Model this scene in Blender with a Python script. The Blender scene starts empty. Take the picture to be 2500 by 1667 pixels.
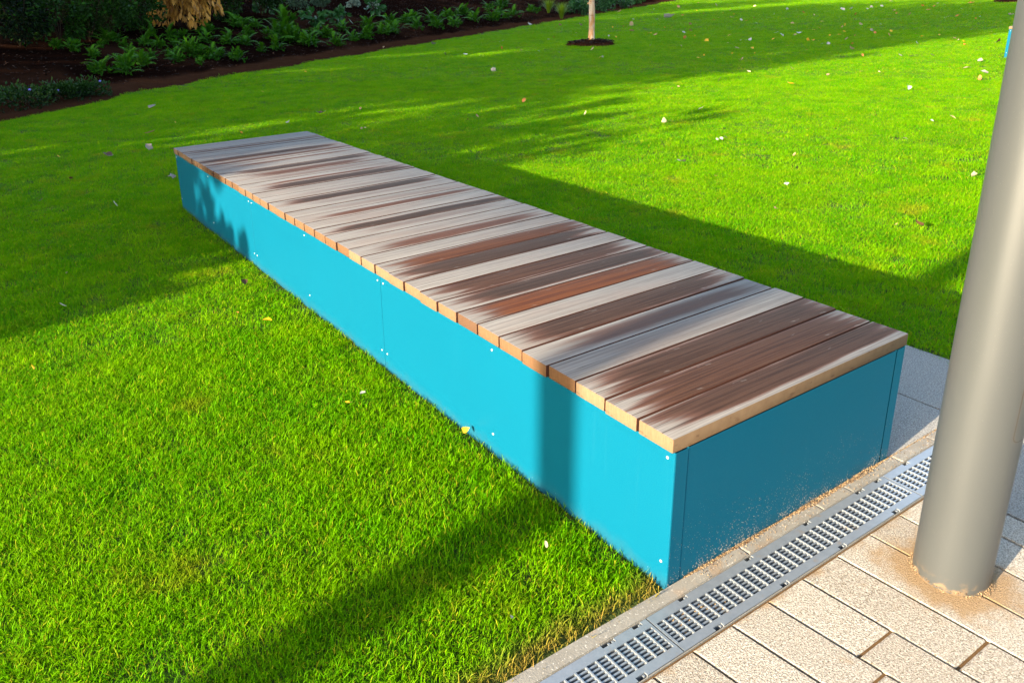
import bpy, bmesh, math, random
import numpy as np
from mathutils import Vector, Matrix, Euler

random.seed(7)
rng = np.random.default_rng(7)
S = bpy.context.scene
COL = S.collection
RAD = math.radians

# ------------------------------------------------------------------ camera, sky, sun, exposure
cam_data = bpy.data.cameras.new("camera")
cam = bpy.data.objects.new("camera", cam_data)
COL.objects.link(cam)
cam_data.sensor_width = 36.0
cam_data.sensor_fit = 'HORIZONTAL'
cam_data.lens = 27.751
cam_data.shift_x = 0.05507
cam_data.shift_y = -0.0888
cam_data.clip_start = 0.05
cam_data.clip_end = 3000.0
right = Vector((0.83972558, -0.54224861, -0.02876449))
down = Vector((-0.19551762, -0.25250948, -0.94763486))
fwd = Vector((0.50659038, 0.80137719, -0.31805783))
m = Matrix((right, -down, -fwd)).transposed().to_4x4()
m.translation = Vector((-1.3536, -1.148, 1.5253))
cam.matrix_world = m
S.camera = cam

SUN_EL, SUN_AZ = RAD(15.0), RAD(6.0)          # the light travels towards +x, slightly +y
world = bpy.data.worlds.new("World")
S.world = world
world.use_nodes = True
wn = world.node_tree.nodes
sky = wn.new("ShaderNodeTexSky")
sky.sky_type = 'NISHITA'
sky.sun_disc = False
sky.sun_elevation = SUN_EL
sky.sun_rotation = RAD(264.0)
sky.air_density = 1.0
sky.dust_density = 1.6
sky.ozone_density = 1.0
wn["Background"].inputs["Strength"].default_value = 0.135
world.node_tree.links.new(sky.outputs[0], wn["Background"].inputs["Color"])

sun_data = bpy.data.lights.new("sun", 'SUN')
sun_data.energy = 4.9
sun_data.angle = RAD(0.53)
sun_data.color = (1.0, 0.86, 0.64)
sun = bpy.data.objects.new("sun", sun_data)
COL.objects.link(sun)
sun_dir = Vector((math.cos(SUN_EL) * math.cos(SUN_AZ), math.cos(SUN_EL) * math.sin(SUN_AZ), -math.sin(SUN_EL)))
sun.rotation_euler = sun_dir.to_track_quat('-Z', 'Y').to_euler()
sun.location = (-30, -3, 12)

S.view_settings.view_transform = 'Standard'
S.view_settings.look = 'None'
S.view_settings.gamma = 1.0
S.view_settings.use_curve_mapping = False
S.view_settings.exposure = 2.80
S.cycles.max_bounces = 8
S.cycles.diffuse_bounces = 3
S.cycles.transparent_max_bounces = 6


# ------------------------------------------------------------------ helpers
def tag(o, label=None, cat=None, group=None, kind=None):
    if label: o["label"] = label
    if cat: o["category"] = cat
    if group: o["group"] = group
    if kind: o["kind"] = kind
    return o


def mesh_of(name, verts, faces, mats=(), midx=None, smooth=False):
    me = bpy.data.meshes.new(name)
    me.from_pydata([tuple(map(float, v)) for v in verts], [], faces)
    for mt in mats:
        me.materials.append(mt)
    if midx is not None:
        me.polygons.foreach_set("material_index", np.asarray(midx, dtype=np.int32))
    if smooth:
        me.polygons.foreach_set("use_smooth", np.ones(len(me.polygons), dtype=bool))
    me.update()
    return me


def link(name, me, parent=None, loc=(0, 0, 0), rot=(0, 0, 0), scale=(1, 1, 1)):
    o = bpy.data.objects.new(name, me)
    COL.objects.link(o)
    o.location = loc
    o.rotation_euler = rot
    o.scale = scale
    if parent: o.parent = parent
    return o


def empty(name, loc, rz=0.0):
    o = bpy.data.objects.new(name, None)
    COL.objects.link(o)
    o.location = loc
    o.rotation_euler = (0, 0, rz)
    o.empty_display_size = 0.1
    return o


class MB:
    """collects plain shapes into one mesh"""
    def __init__(s):
        s.v, s.f, s.mi = [], [], []

    def add(s, verts, faces, mi=0):
        b = len(s.v)
        s.v += [tuple(v) for v in verts]
        s.f += [tuple(i + b for i in f) for f in faces]
        s.mi += [mi] * len(faces)

    def box(s, x0, x1, y0, y1, z0, z1, mi=0):
        s.add([(x0, y0, z0), (x1, y0, z0), (x1, y1, z0), (x0, y1, z0), (x0, y0, z1), (x1, y0, z1), (x1, y1, z1), (x0, y1, z1)],
              [(0, 3, 2, 1), (4, 5, 6, 7), (0, 1, 5, 4), (1, 2, 6, 5), (2, 3, 7, 6), (3, 0, 4, 7)], mi)

    def ring_tube(s, rings, close_top=False, close_bottom=False, mi=0):
        n = len(rings[0])
        b = len(s.v)
        for r in rings: s.v += [tuple(p) for p in r]
        for k in range(len(rings) - 1):
            for i in range(n):
                j = (i + 1) % n
                s.f.append((b + k * n + i, b + k * n + j, b + (k + 1) * n + j, b + (k + 1) * n + i)); s.mi.append(mi)
        if close_top:
            s.f.append(tuple(b + (len(rings) - 1) * n + i for i in range(n))); s.mi.append(mi)
        if close_bottom:
            s.f.append(tuple(b + i for i in reversed(range(n)))); s.mi.append(mi)

    def tube(s, pts, radii, n=8, mi=0):
        rings = []
        for i, p in enumerate(pts):
            p = Vector(p)
            a = Vector(pts[max(i - 1, 0)]); c = Vector(pts[min(i + 1, len(pts) - 1)])
            d = (c - a).normalized()
            u = d.orthogonal().normalized() if abs(d.z) < 0.9 else Vector((1, 0, 0)).cross(d).normalized()
            w = d.cross(u)
            rings.append([p + (u * math.cos(t) + w * math.sin(t)) * radii[i] for t in [2 * math.pi * k / n for k in range(n)]])
        s.ring_tube(rings, True, True, mi)

    def build(s, name, mats, parent=None, loc=(0, 0, 0), smooth=False, **k):
        me = mesh_of(name, s.v, s.f, mats if isinstance(mats, (list, tuple)) else [mats], s.mi, smooth)
        return link(name, me, parent, loc, **k)


def bevel_box_mesh(name, sx, sy, sz, bw, seg, mat):
    """box with its corner at the origin and rounded edges"""
    bm = bmesh.new()
    bmesh.ops.create_cube(bm, size=1.0)
    for v in bm.verts:
        v.co = Vector(((v.co.x + .5) * sx, v.co.y * sy, (v.co.z + .5) * sz))
    bmesh.ops.bevel(bm, geom=bm.edges[:], offset=bw, segments=seg, affect='EDGES', profile=0.6)
    me = bpy.data.meshes.new(name)
    bm.to_mesh(me); bm.free()
    me.materials.append(mat)
    me.polygons.foreach_set("use_smooth", np.ones(len(me.polygons), dtype=bool))
    me.set_sharp_from_angle(angle=RAD(50))
    return me


# ------------------------------------------------------------------ materials
ALBEDO = .60          # brings the colours below to real-world reflectances (exposure is set to match)


class NT:
    def __init__(s, name, rough=0.6, spec=0.3, metal=0.0):
        s.m = bpy.data.materials.new(name)
        s.m.use_nodes = True
        s.t = s.m.node_tree
        s.b = s.t.nodes["Principled BSDF"]
        s.b.inputs["Roughness"].default_value = rough
        s.b.inputs["Specular IOR Level"].default_value = spec * .65
        s.b.inputs["Metallic"].default_value = metal

    def set(s, inp, val):
        if hasattr(val, "is_linked") or isinstance(val, bpy.types.NodeSocket): s.t.links.new(val, inp)
        elif isinstance(val, (tuple, list)): inp.default_value = tuple(val) + ((1.0,) if len(val) == 3 and len(inp.default_value) == 4 else ())
        else: inp.default_value = val

    def node(s, typ, out=0, ins=None, **props):
        n = s.t.nodes.new(typ)
        for k, v in props.items(): setattr(n, k, v)
        for k, v in (ins or {}).items(): s.set(n.inputs[k], v)
        return n.outputs[out]

    def math(s, op, a, b=0.0, c=None, clamp=False):
        ins = {0: a, 1: b}
        if c is not None: ins[2] = c
        return s.node("ShaderNodeMath", 0, ins, operation=op, use_clamp=clamp)

    def mix(s, f, a, b, blend='MIX'):
        n = s.t.nodes.new("ShaderNodeMix")
        n.data_type = 'RGBA'; n.blend_type = blend
        s.set(n.inputs[0], f); s.set(n.inputs[6], a); s.set(n.inputs[7], b)
        return n.outputs[2]

    def step(s, v, lo, hi, a=0.0, b=1.0):
        return s.node("ShaderNodeMapRange", 0, {0: v, 1: lo, 2: hi, 3: a, 4: b}, interpolation_type='SMOOTHSTEP')

    def noise(s, vec, scale, detail=3.0, rough=0.55, out=0):
        return s.node("ShaderNodeTexNoise", out, {"Vector": vec, "Scale": scale, "Detail": detail, "Roughness": rough})

    def voro(s, vec, scale, out=0, feature='F1'):
        return s.node("ShaderNodeTexVoronoi", out, {"Vector": vec, "Scale": scale}, feature=feature)

    def pos(s):
        return s.node("ShaderNodeNewGeometry", 0)

    def obj(s):
        return s.node("ShaderNodeTexCoord", 3)

    def attr(s, name, typ='GEOMETRY', out=2):
        return s.node("ShaderNodeAttribute", out, attribute_name=name, attribute_type=typ)

    def sep(s, v):
        n = s.t.nodes.new("ShaderNodeSeparateXYZ"); s.set(n.inputs[0], v)
        return n.outputs[0], n.outputs[1], n.outputs[2]

    def comb(s, x, y, z):
        return s.node("ShaderNodeCombineXYZ", 0, {0: x, 1: y, 2: z})

    def vmul(s, v, k):
        return s.node("ShaderNodeVectorMath", 0, {0: v, 1: k}, operation='MULTIPLY')

    def rnd(s):
        return s.node("ShaderNodeObjectInfo", 5)

    def scaled(s, c, k):
        if isinstance(c, (tuple, list)): return tuple(a * k for a in c)
        return s.vmul(c, (k, k, k))

    def color(s, c, k=ALBEDO):
        c = s.scaled(c, k)
        s.set(s.b.inputs["Base Color"], c)
        return c

    def bump(s, h, strength=0.3, dist=0.01):
        s.set(s.b.inputs["Normal"], s.node("ShaderNodeBump", 0, {"Height": h, "Strength": strength, "Distance": dist}))


def leafy(name, base_fn, rough=0.5, trans=0.35, spec=0.3, k=ALBEDO):
    """principled leaf with some light passing through"""
    n = NT(name, rough, spec)
    c = n.color(base_fn(n), k)
    tr = n.t.nodes.new("ShaderNodeBsdfTranslucent")
    n.set(tr.inputs[0], c)
    mx = n.t.nodes.new("ShaderNodeMixShader")
    mx.inputs[0].default_value = trans
    n.t.links.new(n.b.outputs[0], mx.inputs[1]); n.t.links.new(tr.outputs[0], mx.inputs[2])
    n.t.links.new(mx.outputs[0], n.t.nodes["Material Output"].inputs[0])
    return n.m


# lawn soil under the blades
n = NT("lawn_soil", 0.95, 0.1)
p_ = n.pos()
n.color(n.mix(n.noise(p_, 3.0, 4), n.mix(n.noise(p_, 60, 2), (.022, .05, .006), (.05, .09, .012)), (.07, .08, .02)))
n.bump(n.noise(p_, 90, 4), 0.8, 0.02)
M_LAWN = n.m


def grass_colour(n):
    p_ = n.pos()
    x, y, z = n.sep(p_)
    r = n.rnd()
    tone = n.attr("tone")
    big = n.step(n.noise(p_, 0.55, 3), .35, .68)
    mid = n.step(n.noise(p_, 3.2, 3), .36, .68)
    c = n.mix(mid, (.070, .305, .0002), (.178, .410, .0002))
    c = n.mix(n.math('MULTIPLY', big, .5), c, (.185, .40, .0003))
    c = n.mix(n.math('MULTIPLY', tone, .55), c, (.215, .41, .0006))
    c = n.mix(n.math('MULTIPLY', n.math('GREATER_THAN', r, .5), .35), c, (.030, .20, .0008))
    # yellowed patches, a few straw blades, and the dry rim along the kerb
    patch = n.step(n.noise(p_, 2.1, 4, .65), .57, .73)
    c = n.mix(n.math('MULTIPLY', patch, .55), c, (.34, .29, .012))
    dull = n.step(n.noise(p_, 1.3, 5, .7), .52, .68)
    c = n.mix(n.math('MULTIPLY', dull, .38), c, (.050, .165, .002))
    straw = n.math('GREATER_THAN', tone, .90)
    c = n.mix(n.math('MULTIPLY', straw, .8), c, (.36, .34, .015))
    rim = n.math('MULTIPLY', n.step(n.math('ADD', y, n.math('MULTIPLY', n.noise(p_, 9, 2), .09)), .05, .15, 1, 0), n.math('LESS_THAN', x, 0.05))
    c = n.mix(n.math('MULTIPLY', rim, .85), c, n.mix(tone, (.20, .13, .02), (.42, .24, .06)))
    return c


M_GRASS = leafy("grass_blades", grass_colour, .5, .48, .03, .70)

# weathered hardwood planks: grey edges and ends, darker unbleached heart streaks
n = NT("weathered_wood", .75, .10)
o_ = n.obj()
x, y, z = n.sep(o_)
dark, hue, wid, off, seed = [n.attr(a, 'OBJECT') for a in ("dark", "hue", "wid", "off", "seed")]
sv = n.comb(n.math('MULTIPLY', x, 2.2), n.math('MULTIPLY', y, 130), n.math('ADD', n.math('MULTIPLY', z, 40), n.math('MULTIPLY', seed, 17.3)))
grain = n.noise(sv, 1.0, 5, .6)
fine = n.noise(n.comb(n.math('MULTIPLY', x, 9), n.math('MULTIPLY', y, 420), n.math('ADD', n.math('MULTIPLY', z, 200), n.math('MULTIPLY', seed, 9.1))), 1.0, 3, .6)
low = n.noise(n.comb(n.math('MULTIPLY', x, 1.5), n.math('MULTIPLY', y, 7), n.math('MULTIPLY', seed, 5.7)), 1.0, 3, .6)
across = n.math('DIVIDE', n.math('ABSOLUTE', n.math('SUBTRACT', n.math('ADD', y, n.math('MULTIPLY', n.math('SUBTRACT', low, .5), .05)), off)), wid)
across = n.math('ADD', across, n.math('MULTIPLY', n.math('SUBTRACT', grain, .5), .5))
m1 = n.step(across, .50, 1.30, 1, 0)
ew = n.math('ADD', n.math('MULTIPLY', n.math('SUBTRACT', grain, .5), .09), n.math('MULTIPLY', n.math('SUBTRACT', n.noise(n.comb(n.math('MULTIPLY', x, .8), n.math('MULTIPLY', y, 34), n.math('MULTIPLY', seed, 3.3)), 1.0, 3), .5), .42))
s1 = n.math('MULTIPLY', n.math('FRACT', n.math('MULTIPLY', seed, 7.31)), .13)
s2 = n.math('MULTIPLY', n.math('FRACT', n.math('MULTIPLY', seed, 4.77)), .12)
e1 = n.step(n.math('SUBTRACT', n.math('ADD', x, ew), s1), -.14, .20)
e2 = n.step(n.math('ADD', n.math('SUBTRACT', n.math('SUBTRACT', 1.056, x), s2), ew), -.15, .17)
heart = n.math('MULTIPLY', n.math('MULTIPLY', m1, n.math('MULTIPLY', e1, e2)), n.math('MULTIPLY', dark, 1.08))
heart = n.math('ADD', heart, n.math('MULTIPLY', n.math('SUBTRACT', grain, .5), n.math('ADD', .12, n.math('MULTIPLY', heart, .55))), clamp=True)
grey = n.mix(n.step(grain, .3, .72), (.145, .132, .121), (.245, .228, .211))
grey = n.mix(n.math('MULTIPLY', n.step(low, .45, .7), .35), grey, (.18, .125, .10))
redb = n.mix(n.step(grain, .34, .66), (.060, .028, .020), (.115, .060, .045))
deep = n.mix(hue, n.mix(n.step(grain, .34, .66), (.020, .013, .010), (.050, .035, .028)), n.mix(n.step(grain, .34, .66), (.060, .020, .010), (.140, .046, .014)))
c = n.mix(n.step(heart, .06, .50), grey, redb)
c = n.mix(n.step(heart, .32, .80), c, deep)
c = n.mix(n.math('MULTIPLY', n.step(grain, .52, .72), n.math('MULTIPLY', heart, .7)), c, n.mix(hue, (.018, .012, .010), (.030, .012, .008)))
c = n.mix(n.math('MULTIPLY', n.step(fine, .55, .72), .38), c, (.05, .035, .03))
ck = n.math('MULTIPLY', n.step(n.noise(n.comb(n.math('MULTIPLY', x, 3), n.math('MULTIPLY', y, 160), n.math('MULTIPLY', seed, 2.9)), 1.0, 1), .66, .70), n.math('MAXIMUM', n.step(x, .05, .16, 1, 0), n.step(x, .90, 1.0)))
c = n.mix(n.math('MULTIPLY', ck, .7), c, (.035, .024, .02))
c = n.mix(n.math('MULTIPLY', n.step(n.noise(n.vmul(o_, (14, 60, 60)), 1.0, 2), .70, .78), .35), c, (.30, .28, .26))
nx, ny, nz = n.sep(n.node("ShaderNodeTexCoord", 1))
tan_ = n.mix(n.math('FRACT', n.math('MULTIPLY', seed, 3.71)), (.150, .082, .042), (.215, .150, .092))
tan_ = n.mix(n.step(n.math('FRACT', n.math('MULTIPLY', seed, 5.13)), .35, 1.0, 0, .75), tan_, (.105, .062, .034))
tan_ = n.mix(n.noise(n.vmul(o_, (30, 160, 30)), 1.0, 4), n.vmul(tan_, (.6, .55, .5)), tan_)
tan_ = n.mix(n.step(n.math('MULTIPLY', dark, hue), .85, .98), tan_, (.09, .05, .03))
tan_ = n.mix(n.step(n.noise(n.vmul(o_, (20, 25, 70)), 1.0, 3), .60, .68, 0, .6), tan_, (.09, .05, .03))
c = n.mix(n.step(n.math('ABSOLUTE', ny), .55, .9), c, n.mix(n.attr('front', 'OBJECT'), (.060, .024, .016), tan_))
c = n.mix(n.step(n.math('ABSOLUTE', nx), .75, .97), c, tan_)
n.color(c)
n.bump(n.math('ADD', n.math('MULTIPLY', grain, .6), n.math('MULTIPLY', fine, .5)), .28, .004)
M_WOOD = n.m

# turquoise coated steel, with splashes of grit near the paving edge
n = NT("turquoise_steel", .45, .09)
p_ = n.pos()
x, y, z = n.sep(p_)
c = n.mix(n.noise(p_, 2.2, 3), (.0, .079, .140), (.0, .088, .154))
c = n.mix(n.math('MULTIPLY', n.step(n.noise(p_, 260, 2, .7), .40, .64), .28), c, (.012, .115, .165))
near = n.math('MULTIPLY', n.math('LESS_THAN', y, .0025), n.math('GREATER_THAN', x, .004))
spk = n.voro(p_, 155)
hgt = n.math('ADD', n.math('MULTIPLY', n.step(z, .0, .46, 1, 0), .335), n.math('MULTIPLY', n.step(z, .0, .05, 1, 0), .22))
hgt = n.math('MULTIPLY', hgt, n.step(n.noise(p_, 6, 2), .25, .6, .5, 1.1))
grit = n.math('MULTIPLY', n.math('LESS_THAN', n.math('ADD', spk, n.math('MULTIPLY', n.noise(p_, 300, 0), .35)), hgt), near)
c = n.mix(n.math('MULTIPLY', grit, .75), c, n.mix(n.noise(p_, 500, 0), (.30, .24, .17), (.62, .56, .48)))
lft = n.math('MULTIPLY', n.math('LESS_THAN', x, .01), n.math('LESS_THAN', n.math('ADD', n.voro(p_, 60), n.math('MULTIPLY', n.step(z, 0, .25), .5)), .06))
c = n.mix(lft, c, (.35, .5, .5))
n.color(c)
mud = n.math('MULTIPLY', n.step(n.math('ADD', z, n.math('MULTIPLY', n.noise(p_, 16, 5, .7), .10)), .035, .10, 1, 0), .16)
c2_ = n.mix(mud, c, (.06, .055, .025))
c2_ = n.mix(n.math('MULTIPLY', n.step(n.noise(n.vmul(p_, (40, 40, 1.4)), 1.0, 3), .58, .75), .012), c2_, (.10, .26, .34))
n.color(c2_)
n.bump(n.math('ADD', n.math('MULTIPLY', n.noise(p_, 700, 2), .1), n.noise(p_, 2.4, 1)), .10, .012)
M_TURQ = n.m

n = NT("screw_steel", .35, .5, .6); n.color((.55, .60, .60)); M_SCREW = n.m
n = NT("dark_cavity", .9, .1); n.color((.02, .02, .02)); M_DARK = n.m

# galvanised grating
n = NT("galvanised_steel", .42, .5, .55)
p_ = n.pos()
c = n.mix(n.step(n.voro(p_, 70, 1), .2, .9) if False else n.noise(p_, 45, 3), (.26, .285, .31), (.38, .405, .43))
c = n.mix(n.math('MULTIPLY', n.step(n.noise(p_, 18, 4), .60, .72), .5), c, (.40, .27, .15))
n.color(c)
n.bump(n.noise(p_, 160, 2), .1, .002)
M_GALV = n.m

n = NT("kerb_concrete", .85, .2)
p_ = n.pos()
c = n.mix(n.noise(p_, 14, 5), (.185, .165, .135), (.31, .285, .24))
c = n.mix(n.step(n.noise(p_, 170, 2), .62, .70), c, (.52, .48, .42))
c = n.mix(n.step(n.noise(p_, 9, 3), .56, .70, 0, .4), c, (.33, .20, .10))
n.color(c); n.bump(n.noise(p_, 220, 3), .35, .003)
M_KERB = n.m


def paver_mat(name, lo, hi, stain):
    n = NT(name, .8, .25)
    p_ = n.pos()
    x, y, z = n.sep(p_)
    g = n.noise(p_, 195, 3, .75)
    c = n.mix(n.step(g, .36, .64), lo, hi)
    c = n.mix(n.math('MULTIPLY', n.step(n.voro(p_, 230, 0), .12, .22, 1, 0), .55), c, (.66, .63, .57))
    c = n.mix(n.step(n.noise(p_, 260, 1), .60, .68, 0, .8), c, (.13, .085, .05))
    c = n.mix(n.math('MULTIPLY', n.attr("shade", 'OBJECT'), .6), c, n.vmul(c, (.72, .68, .64)))
    if stain:
        dx = n.math('SUBTRACT', x, .66); dy = n.math('SUBTRACT', y, -.39)
        d = n.math('SQRT', n.math('ADD', n.math('MULTIPLY', dx, dx), n.math('MULTIPLY', dy, dy)))
        d = n.math('ADD', d, n.math('MULTIPLY', n.math('SUBTRACT', n.noise(p_, 11, 4, .65), .5), .22))
        d = n.math('ADD', d, n.math('MULTIPLY', dx, .10))
        rust = n.step(d, .105, .20, 1, 0)
        edge = n.math('ADD', y, n.math('MULTIPLY', n.noise(p_, 13, 4, .65), .11))
        rust2 = n.math('MULTIPLY', n.step(edge, -.16, -.115), n.step(n.noise(p_, 7, 2), .46, .58))
        rust3 = n.step(n.noise(p_, 6.5, 5, .7), .60, .74)
        rs = n.math('MAXIMUM', rust, n.math('MAXIMUM', n.math('MULTIPLY', rust2, .75), n.math('MULTIPLY', rust3, .6)))
        c = n.mix(n.math('MULTIPLY', rs, .85), c, n.mix(g, (.22, .125, .05), (.44, .28, .13)))
    n.color(c)
    n.bump(n.math('ADD', g, n.math('MULTIPLY', n.noise(p_, 420, 2), .5)), .95, .0075)
    return n.m


M_PAVER = paver_mat("cream_aggregate_paver", (.30, .252, .195), (.65, .595, .505), True)
M_SLAB = paver_mat("grey_granite_slab", (.22, .21, .19), (.46, .44, .40), False)

n = NT("joint_sand", .95, .1)
p_ = n.pos()
n.color(n.mix(n.noise(p_, 30, 4), (.085, .045, .018), (.19, .11, .048))); n.bump(n.noise(p_, 250, 3), .5, .004)
M_SAND = n.m
n = NT("loose_grit", .9, .15)
r_ = n.noise(n.pos(), 240, 1)
n.color(n.mix(n.step(r_, .35, .65), (.085, .038, .016), (.42, .30, .17))); M_GRIT = n.m

# taupe metallic paint of the posts
n = NT("taupe_metal", .42, .5, .40)
p_ = n.pos()
c = n.mix(n.noise(n.vmul(p_, (1, 1, .25)), 3, 3), (.073, .079, .081), (.084, .090, .092))
c = n.mix(n.math('MULTIPLY', n.step(n.sep(p_)[2], .005, .05, 1, 0), n.step(n.noise(p_, 30, 4), .5, .65, 0, .7)), c, (.30, .20, .11))
c = n.mix(n.math('LESS_THAN', n.voro(p_, 160), .05), c, (.30, .29, .27))
n.color(c)
n.set(n.b.inputs["Roughness"], n.step(n.noise(n.vmul(p_, (1, 1, .12)), 14, 3), .2, .8, .37, .43))
M_POST = n.m
n = NT("post_groove", .7, .2); n.color((.07, .06, .05)); M_GROOVE = n.m

# planting bed
n = NT("bed_soil", 1.0, .0)
p_ = n.pos()
x, y, z = n.sep(p_)
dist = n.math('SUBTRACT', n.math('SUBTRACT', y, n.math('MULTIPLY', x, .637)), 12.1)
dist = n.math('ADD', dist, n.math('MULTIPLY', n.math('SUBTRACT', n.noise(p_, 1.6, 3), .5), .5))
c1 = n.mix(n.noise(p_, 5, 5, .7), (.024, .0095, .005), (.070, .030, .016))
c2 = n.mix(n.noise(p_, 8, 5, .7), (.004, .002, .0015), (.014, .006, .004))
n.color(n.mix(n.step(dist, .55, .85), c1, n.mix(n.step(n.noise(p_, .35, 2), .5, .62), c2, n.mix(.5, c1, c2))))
n.bump(n.noise(p_, 26, 5, .7), .9, .05)
M_BED = n.m
n = NT("bark_mulch", .9, .1)
n.color(n.mix(n.step(n.noise(n.pos(), 23, 1), .45, .8), (.004, .002, .001), (.15, .07, .04))); M_MULCH = n.m


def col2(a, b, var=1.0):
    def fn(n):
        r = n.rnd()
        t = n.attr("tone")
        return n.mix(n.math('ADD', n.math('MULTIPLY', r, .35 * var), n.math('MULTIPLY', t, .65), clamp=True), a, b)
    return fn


M_FERN = leafy("fern_green", col2((.010, .065, .002), (.060, .200, .004)), .55, .25, .1)
M_DARKLEAF = leafy("dark_evergreen_leaf", col2((.0004, .003, .001), (.030, .110, .006)), .55, .10, .08)
M_OLIVE = leafy("olive_leaf", col2((.006, .016, .002), (.035, .052, .004)), .5, .15, .1)
M_PERI = leafy("groundcover_leaf", col2((.002, .012, .002), (.022, .070, .008)), .5, .15, .15)
M_BROAD = leafy("broad_green_leaf", col2((.008, .050, .012), (.030, .120, .020)), .45, .2)
M_SILVER = leafy("silver_grey_leaf", col2((.09, .14, .10), (.26, .34, .26)), .7, .15)
M_GREYGREEN = leafy("grey_green_leaf", col2((.02, .06, .03), (.08, .14, .06)), .6, .2)
M_AMBER = leafy("amber_dry_leaf", col2((.12, .035, .006), (.95, .46, .07)), .6, .35)
M_TUFT = leafy("lime_grass_leaf", col2((.07, .17, .004), (.30, .44, .02)), .5, .35)
M_BELT = leafy("tall_tree_leaf", col2((.010, .035, .005), (.035, .080, .010)), .5, .25)
M_YLEAF = leafy("young_tree_leaf", col2((.10, .12, .01), (.35, .28, .03)), .5, .35)
n = NT("plant_stem", .8, .15); n.color((.035, .022, .012)); M_STEM = n.m
n = NT("violet_petal", .6, .2); n.color((.20, .16, .62)); M_PETAL = n.m
n = NT("peeling_bark", .85, .2)
o_ = n.obj()
b1 = n.noise(n.vmul(o_, (9, 9, 2.2)), 1.0, 4, .65)
c = n.mix(n.step(b1, .36, .62), (.46, .23, .085), (.56, .47, .36))
c = n.mix(n.step(n.noise(n.vmul(o_, (6, 6, 22)), 1.0, 3), .60, .70, 0, .6), c, (.22, .10, .05))
n.color(c); n.bump(b1, .8, .02)
M_BARK = n.m
n = NT("brown_bark", .9, .1); n.color(n.mix(n.noise(n.vmul(n.obj(), (8, 8, 2)), 1, 4), (.03, .02, .013), (.09, .065, .045))); M_BROWNBARK = n.m

LEAF_COL = {'w': (.52, .48, .42), 'c': (.60, .46, .27), 't': (.45, .28, .13), 'g': (.30, .25, .20), 'o': (.56, .20, .045),
            'y': (.72, .44, .02), 'b': (.12, .06, .03), 'p': (.58, .36, .27)}
M_LEAF = {}
for k_, c_ in LEAF_COL.items():
    def fn(n, c_=c_):
        v = n.noise(n.obj(), 60, 3)
        return n.mix(v, tuple(a * .6 for a in c_), tuple(min(1, a * 1.15) for a in c_))
    M_LEAF[k_] = leafy("fallen_leaf_" + {'w': 'white', 'c': 'cream', 't': 'tan', 'g': 'grey', 'o': 'orange', 'y': 'yellow', 'b': 'brown', 'p': 'pink'}[k_], fn, .55, .2, .35)

# ------------------------------------------------------------------ ground, lawn, bed
BED_S = .15
def bed_h(x, y): return BED_S * (y - 12.1 - .637 * x)


def sheet(name, rects, z, mat, kind='structure'):
    b = MB()
    for (x0, x1, y0, y1) in rects:
        b.add([(x0, y0, z), (x1, y0, z), (x1, y1, z), (x0, y1, z)], [(0, 1, 2, 3)])
    return tag(b.build(name, mat), kind=kind)


sheet("ground", [(-900, 900, -900, 900)], -.22, M_BED)
lawn = sheet("lawn", [(-700, 1.047, -.002, 800), (1.047, 1.934, .456, 800), (1.934, 800, -700, 800)], -.012, M_LAWN)

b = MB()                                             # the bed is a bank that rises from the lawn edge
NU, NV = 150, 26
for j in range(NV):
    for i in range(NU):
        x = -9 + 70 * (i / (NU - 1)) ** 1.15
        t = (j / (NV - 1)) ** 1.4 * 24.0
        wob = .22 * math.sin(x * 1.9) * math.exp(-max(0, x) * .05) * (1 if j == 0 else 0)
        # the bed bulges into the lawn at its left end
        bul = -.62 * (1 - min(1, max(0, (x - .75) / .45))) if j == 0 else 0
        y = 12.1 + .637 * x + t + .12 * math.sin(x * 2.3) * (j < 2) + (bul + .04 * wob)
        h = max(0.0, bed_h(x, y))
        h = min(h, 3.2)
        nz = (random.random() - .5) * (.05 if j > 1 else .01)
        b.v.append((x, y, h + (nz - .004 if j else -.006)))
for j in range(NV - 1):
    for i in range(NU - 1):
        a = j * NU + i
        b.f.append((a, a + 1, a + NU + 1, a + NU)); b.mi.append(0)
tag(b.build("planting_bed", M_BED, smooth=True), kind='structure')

# bark chips scattered over the bed
def chips(name, centres, size):
    k = len(centres)
    base = np.array([(-1, -.35, 0), (1, -.35, .1), (1, .35, 0), (-1, .35, .12)], float)
    V = np.zeros((k, 4, 3))
    a = rng.uniform(0, 6.28, k); s = rng.uniform(.5, 1.3, k) * size; tl = rng.normal(0, .3, k)
    for q in range(4):
        bx, by, bz = base[q]
        V[:, q, 0] = centres[:, 0] + s * (bx * np.cos(a) - by * np.sin(a))
        V[:, q, 1] = centres[:, 1] + s * (bx * np.sin(a) + by * np.cos(a))
        V[:, q, 2] = centres[:, 2] + s * (bz + bx * tl + .25)
    me = mesh_of(name, V.reshape(-1, 3), [tuple(range(4 * i, 4 * i + 4)) for i in range(k)], [M_MULCH])
    return tag(link(name, me), kind='stuff')

N = 15000
t = rng.uniform(.55, 9, N) ; x = rng.uniform(-1.5, 34, N) ** 1.0
cen = np.stack([x, 12.1 + .637 * x + t, BED_S * t + .01], 1)
chips("bark_chips", cen, .032)

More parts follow.
